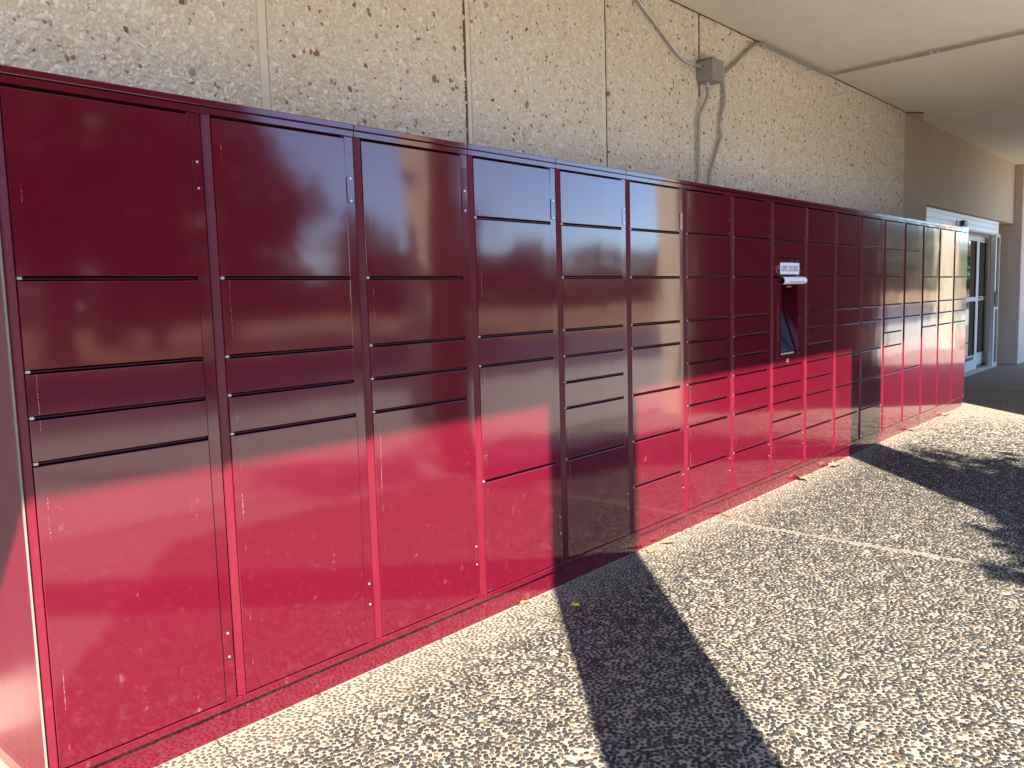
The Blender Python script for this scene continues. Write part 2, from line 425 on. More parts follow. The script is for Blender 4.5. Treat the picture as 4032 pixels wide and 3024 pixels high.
p = jitter_points(-.3, 6.4, -2.9, .004, .0200, .5)
u, v, f = project(np.concatenate([p, np.zeros((len(p), 1))], 1))
keep = (f > .3) & (u > -250) & (u < 4500) & (v < 3400) & (np.abs((p[:, 0] - JX + BAY / 2) % BAY - BAY / 2) > .022) & (rng.uniform(0, 1, len(p)) < .5)
p = p[keep]; N = len(p); near = np.clip((p[:, 1] + .35) / .35, 0, 1)
ra = rng.uniform(.0032, .0062, N); rb = ra * rng.uniform(.55, .9, N)
V, F = dome_batch(p, ra, rb, rb * rng.uniform(.25, .5, N), rng.uniform(0, np.pi, N), rng.normal(0, .1, (N, 2)), 6, ((1.0, -.3), (.8, .62)))
V[:, :, :2] += p[:, None, :]
C = palette(N, [(.036, .031, .027), (.07, .052, .035), (.13, .10, .065), (.05, .05, .05)], [30, 25, 20, 15])
emit(V, F, C, "grit", "pebble", M['pebble'], pavement, np.zeros(N), True, 0)

# ------------------------------------------------------------------ aggregate wall
wall = empty("aggregate_wall", (5, WALL, 0))
tag(wall, "exposed aggregate building wall of cream stone chips behind the lockers", "wall")
Winv = Vector((5, WALL, 0))
joints = [-3.7, -2.46, -1.22, .02, 1.272, 2.515, 3.772, 5.0, 6.252, 7.515, 8.795, 9.985]
def wbox(x0, x1, y0, y1, z0, z1): return MB().box(x0 - 5, x1 - 5, y0 - WALL, y1 - WALL, z0, z1)
for a, b in zip(joints[:-1], joints[1:]):
    wbox(a + .024, b - (.024 if b < 9.9 else 0), WALL, WALL + .2, 0, 4.6).obj("wall_panel", M['wall'], wall, bevel=.004)
for j in joints[1:-1]:
    wbox(j - .0225, j + .0225, WALL + .004, WALL + .18, 0, 4.6).obj("joint_strip", M['walljoint'], wall, bevel=.006, seg=2)
def ragged(x, wd, y, z0, z1, seed):
    r = random.Random(seed); m = MB(); vs = []; nn = 46
    for i in range(nn + 1):
        z = z0 + (z1 - z0) * i / nn; a = r.uniform(-.003, .003)
        vs += [(x - wd + a - 5, y - WALL, z), (x + wd + r.uniform(-.0015, .0015) - 5, y - WALL, z), (x + wd - 5, y + .03 - WALL, z), (x - wd + a - 5, y + .03 - WALL, z)]
    fs = []
    for i in range(nn):
        b = 4 * i; fs += [(b, b + 1, b + 5, b + 4), (b + 1, b + 2, b + 6, b + 5), (b + 3, b, b + 4, b + 7)]
    return m.add(vs, fs)
ragged(2.515 - .026, .0085, WALL - .003, 1.9, 3.6, 3).obj("sealant_bead", M['sealant'], wall)
ragged(5.0 + .012, .007, WALL + .001, 2.9, 3.6, 5).obj("sealant_bead", M['sealant'], wall)
ragged(3.772 + .02, .004, WALL + .001, 1.9, 3.6, 6).obj("sealant_bead", M['strip'], wall)

p = jitter_points(-.9, 9.98, 1.95, 3.53, .0138, .5)
p3 = np.stack([p[:, 0], np.full(len(p), WALL), p[:, 1]], 1); u, v, f = project(p3)
jd = np.min(np.abs(p[:, :1] - np.array(joints)[None, :]), 1) > .030
keep = jd & (u > -400) & (v > -450) & (u < 4300) & (rng.uniform(0, 1, len(p)) < .93 - .28 * np.clip((p[:, 0] - 5) / 4, 0, 1)); p = p[keep]; N = len(p)
ra = np.clip(rng.lognormal(math.log(.0082), .45, N), .0032, .024) * (1 + .25 * np.clip((p[:, 0] - 5) / 4, 0, 1)); rb = ra * rng.uniform(.42, .85, N)
hh = np.minimum(ra, .012) * rng.uniform(.22, .60, N)
V, F = dome_batch(p, ra, rb, hh, rng.normal(1.9, .9, N), rng.normal(0, .13, (N, 2)), 6, ((1.0, -.3), (.78, .85)), .22)
W3 = np.stack([V[:, :, 0] + p[:, None, 0] - 5, -V[:, :, 2], V[:, :, 1] + p[:, None, 1]], -1)
C = palette(N, [(.87, .80, .675), (.81, .725, .59), (.90, .855, .765), (.73, .63, .49), (.33, .20, .10), (.22, .16, .12), (.40, .23, .13), (.40, .37, .33)],
            [34, 26, 22, 12, 1.3, .6, .8, 1.4], .07)
u, v, f = project(np.stack([p[:, 0], np.full(N, WALL), p[:, 1]], 1))
inside = (u > 10) & (u < 4020) & (v > 10) & (p[:, 1] > 2.2)
Fr = [t[::-1] for t in F]
emit(W3, F, C, "stone_chips", "stone_chip", M['chip'], wall, np.where(inside, ra * rb / np.maximum(f, .5) ** 2, 0), False)

# ------------------------------------------------------------------ canopy, pillars, screen wall
canopy = empty("canopy", (5, -1, 3.5)); tag(canopy, "cream canopy roof with a flat painted soffit over the walkway", "canopy")
def cbox(x0, x1, y0, y1, z0, z1): return MB().box(x0 - 5, x1 - 5, y0 + 1, y1 + 1, z0 - 3.5, z1 - 3.5)
cbox(-30, 40, -2.30, WALL + .02, 3.5, 4.07).obj("soffit", M['soffit'], canopy, bevel=.01)
cbox(-30, 40, -2.80, 1.5, 4.072, 5.1).obj("roof_slab", M['column'], canopy, bevel=.01)
cbox(-30, 40, WALL + .022, 1.5, 3.75, 4.07).obj("roof_edge", M['column'], canopy)

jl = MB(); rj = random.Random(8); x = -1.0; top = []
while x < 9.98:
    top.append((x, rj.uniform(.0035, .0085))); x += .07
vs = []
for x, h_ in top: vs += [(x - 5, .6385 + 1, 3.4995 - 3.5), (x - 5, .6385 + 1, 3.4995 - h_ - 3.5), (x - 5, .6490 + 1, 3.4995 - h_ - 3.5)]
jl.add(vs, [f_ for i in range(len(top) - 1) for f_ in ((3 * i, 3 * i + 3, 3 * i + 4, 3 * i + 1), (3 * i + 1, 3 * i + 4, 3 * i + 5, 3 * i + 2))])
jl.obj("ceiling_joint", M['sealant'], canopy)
def pillar(x0, x1, label):
    r = empty("pillar", ((x0 + x1) / 2, -2.625, 0)); tag(r, label, "pillar", "canopy pillars along the walkway")
    h = (x1 - x0) / 2
    MB().box(-h, h, -.165, .165, 0.0, 4.071).obj("shaft", M['column'], r, bevel=.012, seg=2)
    MB().box(-h - .012, h + .012, -.178, .178, -.006, .10).obj("base", M['kerb'], r, bevel=.01)
    return r
pillar(-4.24, -3.84, "sand coloured square canopy pillar farthest left, beyond the left end of the lockers")
pillar(-.215, .235, "sand coloured canopy pillar opposite the leftmost locker, casting the wide shadow on the fifth locker")
pillar(3.90, 4.33, "sand coloured canopy pillar opposite the seventh locker, between the near pillar and the dark screen wall")
pillar(20.05, 20.55, "sand coloured canopy pillar standing past the far end of the dark screen wall")
sw = empty("screen_wall", (11.49, -2.6, 0)); tag(sw, "long dark brown screen wall standing between canopy pillars opposite the entrance", "wall")
MB().box(-3.555, 3.56, -.15, .10, 0, 4.071).obj("wall_body", M['brown'], sw, bevel=.01)
MB().box(-3.58, -3.556, -.16, .11, 0, 4.070).obj("end_cap", M['column'], sw, bevel=.004)
MB().box(-3.555, 3.56, .101, .13, -.004, .16).obj("skirting", M['brown'], sw, bevel=.006)

# ------------------------------------------------------------------ entrance
ent = empty("entrance_wall", (13, .7, 0)); tag(ent, "tan stucco wall above and beside the white automatic door", "wall")
def ebox(x0, x1, y0, y1, z0, z1): return MB().box(x0 - 13, x1 - 13, y0 - .7, y1 - .7, z0, z1)
ebox(9.988, 10.98, .66, 1.1, 0, 3.55).obj("side_wall", M['stucco'], ent)
ebox(10.981, 16.30, .665, 1.1, 2.487, 3.55).obj("wall_over_door", M['stucco'], ent, bevel=.006)
MB().prism([(9.985 - 13, .655 - .7), (10.165 - 13, .50 - .7), (10.72 - 13, .655 - .7)], 3.487, 3.4985).obj("ceiling_patch", M['stucco'], ent)
MB().prism([(9.975 - 13, .659 - .7), (10.16 - 13, .496 - .7), (10.18 - 13, .508 - .7), (10.0 - 13, .661 - .7)], 3.4870, 3.4994).obj("painted_shadow_line", M['sealant'], ent)  # dark strip painted in as the shadow line along the patch edge
ebox(10.98, 16.3, 1.02, 1.1, 0, 2.486).obj("recess_back", M['pier'], ent)
pier = empty("wall_pier", (16.7, .75, 0)); tag(pier, "mauve tan stucco pier to the right of the automatic door", "pier")
MB().box(-.40, .35, -.22, .35, 0, 3.499).obj("shaft", M['pier'], pier, bevel=.008)
MB().box(-.398, -.38, -.02, .34, 0, 2.48).obj("door_return", M['stucco'], pier, bevel=.003, loc=(-.006, 0, 0))
far = empty("far_wall", (19, .62, 0)); tag(far, "cream aggregate wall at the right picture edge beyond the pier", "wall")
MB().box(-1.9, 9, -.02, .3, 0, 3.499).obj("wall_panel", M['wall'], far)

door = empty("automatic_door", (14, .9, 0)); tag(door, "white framed automatic sliding door with glass leaves at the far end", "door")
def dbox(x0, x1, y0, y1, z0, z1): return MB().box(x0 - 14, x1 - 14, y0 - .9, y1 - .9, z0, z1)
hd = dbox(10.985, 15.46, .725, 1.0, 2.275, 2.484).obj("header", M['white'], door, bevel=.006)
for i, (a, b) in enumerate(((2.335, 2.365), (2.415, 2.438))):
    o = dbox(10.99, 15.45, .721, .7245, a, b).obj("header_band", M['offwhite'], hd); o.parent = hd
dbox(10.99, 15.25, .735, .98, 2.256, 2.274).obj("track", M['offwhite'], door, bevel=.003)
sb = dbox(12.90, 13.14, .655, .72, 2.30, 2.385).obj("sensor", M['black'], door, bevel=.025, seg=3)
dbox(12.72, 12.895, .709, .7205, 2.31, 2.375).obj("sensor_plate", M['offwhite'], door, bevel=.004)
def leaf(x0, x1, y, mid):
    l = dbox(x0, x0 + .075, y, y + .05, .02, 2.25)
    for bx in ((x1 - .155, x1, .02, 2.25), (x0 + .075, x1 - .155, 2.155, 2.25), (x0 + .075, x1 - .155, mid - .068, mid), (x0 + .075, x1 - .155, .02, .265)):
        l.box(bx[0] - 14, bx[1] - 14, y - .9, y + .05 - .9, bx[2], bx[3])
    lf = l.obj("door_leaf", M['white'], door)
    for za, zb in ((.266, mid - .069), (mid + .001, 2.154)):
        dbox(x0 + .076, x1 - .156, y + .018, y + .026, za, zb).obj("glass_pane", M['glass'], lf)
        dbox(x1 - .175, x1 - .1555, y + .008, y + .0175, za, zb).obj("gasket", M['rubber'], lf)
    return lf
dl = leaf(13.2, 15.04, .915, 1.235)
dr = leaf(15.045, 15.95, .965, 1.235)
dbox(14.30, 14.80, .911, .9145, .188, .240).obj("label_plate", M['black'], dl, bevel=.001)
dbox(15.19, 15.47, .9605, .9645, 1.19, 1.226).obj("sticker", M['sticker'], dr)
dbox(15.045, 15.90, .962, .9645, .03, .06).obj("sweep", M['rubber'], dr)
dbox(11.0, 15.85, .76, .915, 0.002, .016).obj("threshold", M['kerb'], door, bevel=.003)
sidel = dbox(15.66, 15.755, .80, .87, 0.002, 2.30)
for bx in ((15.955, 16.0, .002, 2.30), (15.756, 15.954, 2.245, 2.30), (15.756, 15.954, 1.0, 1.035), (15.756, 15.954, .002, .07)):
    sidel.box(bx[0] - 14, bx[1] - 14, .80 - .9, .87 - .9, bx[2], bx[3])
sdl = sidel.obj("sidelight_frame", M['white'], door)
dbox(15.756, 15.954, .83, .84, .071, .999).obj("glass_pane", M['glass'], sdl)
dbox(15.756, 15.954, .83, .84, 1.036, 2.244).obj("glass_pane", M['glass'], sdl)
dbox(15.66, 15.74, .785, .7995, 1.06, 1.31).obj("latch_plate", M['black'], door, bevel=.003)

# ------------------------------------------------------------------ lockers
rows = {1: [4, 6, 7, 8], 2: [4, 6, 7, 8], 3: [4, 6, 7, 8], 4: [2, 6, 7, 11], 5: [2, 4, 6, 7, 8, 9, 11], 6: [2, 4, 6, 7, 9, 11, 13],
        7: [2, 4, 6, 7, 8, 9, 10, 11, 13], 8: [2, 4, 6, 7, 8, 9, 10, 11, 13], 9: [2, 3, 4, 9, 10, 11, 12, 13],
        10: [2, 4, 6, 7, 8, 9, 10, 11, 13], 11: [2, 4, 6, 7, 9, 11, 13], 12: [2, 4, 6, 7, 9, 11, 13], 13: [2, 4, 6, 7, 8, 9, 11],
        14: [2, 6, 7, 11], 15: [4, 6, 7, 8], 16: [4, 6, 7, 8], 17: [4, 6, 7, 8]}
DX0, DX1, GAP = .0285, .5525, .0135
door_me = {}
def door_mesh(n):
    if n not in door_me:
        h = .1285 * n - GAP; mb = MB().box(DX0, DX1, -.006, .016, -h, 0)
        door_me[n] = mb.mesh("door", M['doorpaint'], .0018, 2)
    return door_me[n]
strip_me = MB().box(.5555, .5965, .000, .018, .1235, 2.0515).mesh("lock_strip", M['paint'], .0012)
plate_me = MB().box(.5600, .5925, -.0030, -.0003, -.047, .047).mesh("cover_plate", M['paint'], .0006)
tab_me = MB().box(.5575, .5950, -.0012, -.0003, -.028, .028).mesh("end_tab", M['paint'], .0004)
screw_me = MB().disc((.5765, -.0031, 0), .0042, .0014, 10).mesh("screw", M['screw'])
stile_me = MB().prism([(.000, .010), (.0225, -.006), (.0255, -.0065), (.0255, .0185), (.000, .0185)], .1235, 2.0535).mesh("stile", M['frame'], .0012)
toprail_me = MB().box(.0005, P - .0008, -.001, .018, 2.054, 2.0755).mesh("top_rail", M['paint'], .0012)
botrail_me = MB().box(.0005, P - .0008, -.0045, .018, .0975, .1228).mesh("bottom_rail", M['paint'], .0015)
hinge_me = MB().box(.0300, .0430, -.0035, .010, -.0045, .0045).mesh("hinge_pin", M['hinge'], .001)
knock_me = MB().disc((0, 0, 0), .0175, .0016, 18).mesh("knockout", M['paint'])

desc = {1: "leftmost maroon locker column with a cream edge trim, five doors and a tall bottom door",
        2: "second maroon locker column from the left end, five doors, between the cream trimmed end column and a five door twin",
        3: "third maroon locker column from the left end, five doors, reflecting a tan pillar at its top",
        4: "maroon locker column whose second door is tall, left of the pillar shadow",
        5: "maroon locker column lying wholly in the wide near pillar shadow, eight doors",
        6: "maroon locker column just right of the wide pillar shadow, with a bright sky reflection on top",
        7: "double maroon locker column with twenty small doors under one cap, left of the screen column",
        9: "maroon locker column holding the recessed screen under the white paper sign",
        10: "maroon locker column of ten doors directly right of the screen column",
        11: "second maroon locker column to the right of the screen column, its lower right edge in shadow",
        12: "maroon locker column standing in the narrow far pillar shadow",
        13: "maroon locker column just right of the narrow far shadow, eight doors",
        14: "glossy maroon locker column with five doors, one tall door second from the top, near the far end",
        15: "glossy maroon locker column third from the far right end, five doors",
        16: "glossy maroon locker column next to last at the far right end",
        17: "last maroon locker column at the far right end beside the automatic door"}
trand = random.Random(5)
def column(i, k0, nsub):
    """one steel locker unit, nsub columns wide"""
    wide = P * nsub
    r = empty("locker_column", ((i - 1) * P, 0, 0)); tag(r, desc[i], "parcel locker", "maroon parcel locker columns along the wall")
    cb = MB()
    if i == 9:
        cb.box(.0008, wide - .0008, .0190, .60, .0965, .9600); cb.box(.0008, wide - .0008, .0190, .60, 1.5302, 2.0772)
        cb.box(.0008, .1398, .0190, .60, .9602, 1.5300); cb.box(.4722, wide - .0008, .0190, .60, .9602, 1.5300); cb.box(.14, .472, .25, .60, .9602, 1.5300)
    else: cb.box(.0008, wide - .0008, .0190, .60, .0965, 2.0772)
    cb.obj("cabinet", M['paint'], r)
    for s in range(nsub):
        gk = MB()
        if i == 9: gk.box(DX0 - .004, DX1 + .004, .0180, .0189, .124, .955); gk.box(DX0 - .004, DX1 + .004, .0180, .0189, 1.5315, 2.053)
        else: gk.box(s * P + DX0 - .004, s * P + DX1 + .004, .0180, .0189, .124, 2.053)
        gk.obj("seam_shade_sheet", M['dark'], r)  # near-black sheet behind the doors, paints the shade into the seams
    MB().box(.0005, wide - .0005, -.004, .602, 2.0785, TOPZ).obj("top_cap", M['paint'], r, bevel=.0025, seg=2)
    ins1 = .012 if i == 17 else .001
    pl = MB().box(.001 if i > 1 else .012, wide - ins1, .0145, .59, 0.0, .0905).obj("plinth", M['paint'], r, bevel=.001)
    MB().box(.004, wide - .004, .03, .58, .0904, .0966).obj("plinth_gap_shade", M['dark'], r)  # near-black filler, puts the shade under the bottom rail into the colour
    for s in range(nsub):
        ii = i + s; ox = s * P
        inst("stile", stile_me, r, (ox, 0, 0)); inst("top_rail", toprail_me, r, (ox, 0, 0)); inst("bottom_rail", botrail_me, r, (ox, 0, 0))
        st = inst("lock_strip", strip_me, r, (ox, 0, 0))
        for z in (1.860, .316):
            pm = inst("cover_plate", plate_me, r, (ox, 0, z))
            if ii <= 12:
                for dz in (-.041, .041):
                    inst("screw", screw_me, pm, (0, 0, dz))
        inst("end_tab", tab_me, st, (0, 0, 2.0225)); inst("end_tab", tab_me, st, (0, 0, .1525))
        for kx in (.052, P - .058): inst("knockout", knock_me, pl, (ox + kx, .0145, .064))
        rr = [0] + rows[ii] + [15]; sh = MB()
        for a, b in zip(rr[:-1], rr[1:]):
            if ii == 9 and (a, b) in ((3, 4), (4, 9)): continue
            d = inst("door", door_mesh(b - a), r, (ox, trand.uniform(-.0006, .0006), zrow(a) - GAP / 2))
            d.rotation_euler = (0, 0, trand.gauss(0, .0012))
            if ii <= 8 and b < 15: inst("hinge_pin", hinge_me, d, (0, 0, -.1285 * (b - a) + GAP / 2 + .001))
        for q in rr[1:-1]:
            if ii == 9 and q == 4: continue
            sh.box(ox + DX0, ox + DX1, .006, .0179, zrow(q) - .0014, zrow(q) + .0014)
        so_ = sh.obj("shelf_edges", M['frame'], r); tag(so_, kind='stuff')
    return r
units = [(1, 1), (2, 1), (3, 1), (4, 1), (5, 1), (6, 1), (7, 2)] + [(i, 1) for i in range(9, 18)]
roots = {}
for i, n_ in units: roots[i] = column(i, i, n_)
# bright edge trim and flank panel of the end unit
MB().box(-.0025, .0006, .0005, .015, .0975, 2.0780).obj("edge_trim", M['trim'], roots[1], bevel=.0008)
MB().box(-.0012, .0006, .0155, .602, .0975, 2.0780).obj("side_panel", M['frame'], roots[1], bevel=.0004)
MB().box(-.0016, .0003, .0275, .602, .066, .0968).obj("side_rail", M['frame'], roots[1], bevel=.0006)

# kiosk in unit 9
kz = roots[9]
kt, kb = zrow(4) - GAP / 2, zrow(9) + GAP / 2
MB().box(DX0, DX1, -.006, .014, zrow(4) + GAP / 2, zrow(3) - GAP / 2).obj("sign_panel", M['paint'], kz, bevel=.0025)
fr = MB()
fr.box(DX0, .150, -.006, .016, kb, kt); fr.box(.462, DX1, -.006, .016, kb, kt)
fr.box(.1502, .4618, -.006, .016, kb, .975); fr.box(.1502, .4618, -.006, .016, 1.512, kt)
fr.obj("screen_surround", M['paint'], kz, bevel=.0015)
MB().box(.098, .149, -.013, -.0062, .955, 1.530).obj("surround_rib", M['paint'], kz, bevel=.002)
# cut-out: the recess walls stand in front of the cabinet body, which is set back here
rec = MB()
rec.box(.140, .1498, .0162, .24, .96, 1.53); rec.box(.4622, .472, .0162, .24, .96, 1.53)
rec.box(.1499, .4621, .0162, .24, .965, .9748); rec.box(.1499, .4621, .0162, .24, 1.513, 1.523); MB().box(.1499, .4621, .232, .24, .975, 1.5128).obj('recess_back', M['dark'], kz)
rec.obj("recess", M['paint'], kz)
sc_ = MB().prism([(0, 0), (.105, .32), (.093, .324), (-.012, .005)], .1575, .4400)
scr = bpy.data.objects.new("screen", sc_.mesh("screen", M['screen']))
link(scr, kz); scr.matrix_local = Matrix(((0, 0, 1, 0), (1, 0, 0, .022), (0, 1, 0, .990), (0, 0, 0, 1)))
bz = MB().prism([(.0, -.004), (.108, .323), (.098, .328), (-.012, .001)], .4402, .4615)
bzo = bpy.data.objects.new("screen_bezel", bz.mesh("screen_bezel", M['paint'])); link(bzo, kz); bzo.matrix_local = scr.matrix_local
MB().box(.153, .405, -.001, .012, .978, .990).obj("screen_sill", M['galv'], kz, bevel=.001)
MB().box(.33, .41, .12, .16, 1.34, 1.47).obj("scanner", M['black'], kz, bevel=.004)
MB().prism([(.252, -.008), (.348, -.008), (.348, .10), (.252, .10)], 1.462, 1.500).obj("camera_bracket", M['trim'] if False else M['paint'], kz, bevel=.006)
for z in (1.225, .975):
    MB().disc((.4775, -.0063, z), .0045, .0015, 10).obj("screw", M['screw'], kz)
lk = MB().box(.262, .296, -.0075, -.0062, .921, .947).obj("lock_plate", M['galv'], kz, bevel=.001)
MB().disc((.278, -.0077, .934), .007, .003, 12).obj("lock_cylinder", M['rubber'], lk)
# white visor: a curled sheet
vis = MB(); nn = 14; prof = []
for q in range(nn + 1):
    a = math.radians(95 - 175 * q / nn); prof.append((-.008 - .026 * (math.cos(a) if True else 0) * 1.0 - .010, 1.512 + .026 * math.sin(a)))
prof = [(-.0068, 1.5385)] + prof + [(-.012, 1.486)]
vs = []
for x in (.137, .535):
    for (yy, zz) in prof: vs.append((x, yy, zz))
for x in (.1385, .5335):
    for (yy, zz) in prof: vs.append((x, yy + .0022, zz - .0005))
L_ = len(prof); fs = [(q, q + 1, L_ + q + 1, L_ + q) for q in range(L_ - 1)] + [(2 * L_ + q, 3 * L_ + q, 3 * L_ + q + 1, 2 * L_ + q + 1) for q in range(L_ - 1)]
fs += [(q, 2 * L_ + q, 2 * L_ + q + 1, q + 1) for q in range(L_ - 1)] + [(L_ + q, L_ + q + 1, 3 * L_ + q + 1, 3 * L_ + q) for q in range(L_ - 1)]
fs += [(0, L_, 3 * L_, 2 * L_), (L_ - 1, 3 * L_ - 1, 4 * L_ - 1, 2 * L_ - 1)]
vo_ = vis.add(vs, fs).obj("visor", M['paper'], kz)
MB().box(.245, .420, -.0445, -.0425, 1.4985, 1.5035).obj("print_line", M['inkgrey'], vo_)
MB().box(.440, .490, -.0445, -.0425, 1.4985, 1.5060).obj("print_mark", M['tape'], vo_)

# paper sign
X9 = 8 * P
sign = empty("paper_sign", (X9 + .305, -.007, 1.598)); tag(sign, "white paper sign lettered USPS LOCKERS stuck above the screen", "sign")
MB().box(-.166, .166, -.0012, 0, -.041, .041).obj("sheet", M['paper'], sign)
cu = bpy.data.curves.new("lettering", 'FONT'); cu.body = "USPS LOCKERS"; cu.align_x = 'CENTER'; cu.align_y = 'CENTER'; cu.extrude = .002; cu.shear = 0.08; cu.offset = 0.012
to = bpy.data.objects.new("lettering_source", cu); col.objects.link(to)
bpy.context.view_layer.update()
tm = bpy.data.meshes.new_from_object(to.evaluated_get(bpy.context.evaluated_depsgraph_get())); bpy.data.objects.remove(to)
co = np.empty(len(tm.vertices) * 3, dtype=np.float32); tm.vertices.foreach_get("co", co); co = co.reshape(-1, 3)
mn, mx = co.min(0), co.max(0); cc = (mn + mx) / 2; sx, sz = .287 / (mx[0] - mn[0]), .040 / (mx[1] - mn[1])
nc = np.stack([(co[:, 0] - cc[0]) * sx, -.0014 - (co[:, 2] - mn[2]) / (mx[2] - mn[2]) * .0003, (co[:, 1] - cc[1]) * sz], 1)
tm.vertices.foreach_set("co", nc.ravel()); tm.materials.clear(); tm.materials.append(M['ink']); tm.name = "lettering"
inst("lettering", tm, sign)
tb = MB()
r_ = random.Random(2)
for (x, z, a, L2) in ((-.205, .012, 1.5, .022), (-.188, .006, 1.45, .03), (-.232, -.004, -1.1, .02), (-.224, -.018, -.75, .02), (-.208, -.029, -.4, .024), (.172, .03, .9, .022), (.176, .008, -.9, .018), (.13, .056, .8, .022), (.04, .052, .7, .02), (.19, -.02, .1, .022), (.12, -.05, 1.5, .012), (.14, -.05, 1.5, .012), (.155, -.028, .3, .025)):
    ca, sa = math.cos(a) * L2 / 2, math.sin(a) * L2 / 2; nx, nz = -math.sin(a) * .0012, math.cos(a) * .0012
    q = [(x - ca - nx, z - sa - nz), (x + ca - nx, z + sa - nz), (x + ca + nx, z + sa + nz), (x - ca + nx, z - sa + nz)]
    tb.add([(px, -.0006 if abs(x) > .166 or abs(z) > .041 else -.0016, pz) for px, pz in q] + [(px, .0012, pz) for px, pz in q], [(0, 1, 2, 3), (4, 7, 6, 5), (0, 4, 5, 1), (1, 5, 6, 2), (2, 6, 7, 3), (3, 7, 4, 0)])
tag(tb.obj("tape_scraps", M['tape'], sign), kind='stuff')

# ------------------------------------------------------------------ junction box and conduits
jb = empty("junction_box", (5.09, WALL, 3.085)); tag(jb, "grey metal junction box on the aggregate wall where the conduits meet", "junction box")
MB().box(-.125, .045, -.125, -.002, -.085, .062).obj("box_body", M['boxgrey'], jb, bevel=.003)
cv = MB().box(-.128, .048, -.134, -.1255, -.088, .066).obj("cover", M['boxgrey'], jb, bevel=.002)
MB().box(-.128, .048, -.130, .0, .0665, .074).obj("rain_lip", M['boxgrey'], jb, bevel=.002)
MB().disc((.030, -.1345, -.045), .004, .002, 8).obj("screw", M['rubber'], cv)
MB().tube([(-.150, -.045, .015), (-.1255, -.045, .015)], .016, 12).obj("connector", M['galv'], jb)
MB().tube([(-.052, -.055, -.118), (-.052, -.055, -.0855)], .015, 12).obj("connector", M['galv'], jb)
MB().tube([(-.02, -.075, .090), (.07, -.075, .080)], .017, 12).obj("elbow_fitting", M['galv'], jb)
def smooth_path(pts, n=6):
    pts = [Vector(p) for p in pts]; out = []
    for i in range(len(pts) - 1):
        p0, p1, p2, p3 = pts[max(i - 1, 0)], pts[i], pts[i + 1], pts[min(i + 2, len(pts) - 1)]
        for k in range(n):
            t = k / n
            out.append(.5 * ((2 * p1) + (-p0 + p2) * t + (2 * p0 - 5 * p1 + 4 * p2 - p3) * t * t + (-p0 + 3 * p1 - 3 * p2 + p3) * t ** 3))
    return out + [pts[-1]]
def bend(pts, r=.09, n=5):
    """straight runs with rounded bends"""
    pts = [Vector(p) for p in pts]; out = [pts[0]]
    for i in range(1, len(pts) - 1):
        a, b, c_ = pts[i - 1], pts[i], pts[i + 1]; d1 = min(r, (a - b).length * .45); d2 = min(r, (c_ - b).length * .45)
        p0 = b + (a - b).normalized() * d1; p2 = b + (c_ - b).normalized() * d2
        for k in range(n + 1):
            t = k / n; out.append((1 - t) ** 2 * p0 + 2 * t * (1 - t) * b + t * t * p2)
    return out + [pts[-1]]
def conduit(pts, rad, label, straps=(), mat='conduit'):
    a = Vector(pts[0]); r = empty("conduit", a); tag(r, label, "conduit", "steel conduits around the junction box")
    MB().tube([Vector(p) - a for p in pts], rad, 10).obj("tube", M[mat], r, smooth=True)
    for p, d in straps:
        p = Vector(p) - a; d = Vector(d).normalized() * .012
        MB().tube([p - d, p + d], rad * 1.28, 12).obj("strap", M['galv'], r)
    return r
y = .622
conduit(bend([(3.95, y, 3.472), (4.126, y, 3.385), (4.725, y, 3.100), (4.965, .605, 3.100)], .10), .0125, "shiny straight conduit coming down from the ceiling into the left side of the grey box", [((4.93, .605, 3.1), (1, 0, 0))], 'galv')
conduit(smooth_path([(5.038, .595, 2.968), (5.038, .60, 2.90), (5.01, .61, 2.84), (4.958, y, 2.76), (4.946, y, 2.68), (4.942, y, 2.4), (4.942, y, 1.95)]), .0125, "grey conduit dropping from the bottom of the box to behind the lockers")
conduit(smooth_path([(5.15, .575, 3.168), (5.22, .58, 3.172), (5.290, .60, 3.140), (5.335, y, 3.06), (5.351, y, 2.96), (5.335, y, 2.88), (5.293, y, 2.80), (5.285, y, 2.68), (5.297, y, 2.64), (5.253, y, 2.58), (5.165, y, 2.42), (5.112, y, 2.30), (5.10, y, 1.95)]), .0125,
        "wavy grey conduit curving from the top of the box down behind the lockers", [((5.289, y, 2.72), (0, 0, 1))])
conduit(bend([(5.13, y, 3.095), (5.27, y, 3.100), (5.36, y, 3.13), (5.895, y, 3.462), (6.05, .605, 3.474), (7.455, .608, 3.474), (7.30, -1.04, 3.474), (7.17, -2.28, 3.474)], .10, 7), .0135,
        "long conduit rising from the right side of the box and running along the ceiling", [((6.02, .606, 3.474), (1, 0, 0)), ((6.95, .608, 3.474), (1, 0, 0)), ((7.395, 0.0, 3.474), (.1, 1, 0)), ((7.36, -.33, 3.474), (.1, 1, 0)), ((7.355, -.39, 3.474), (.1, 1, 0))])

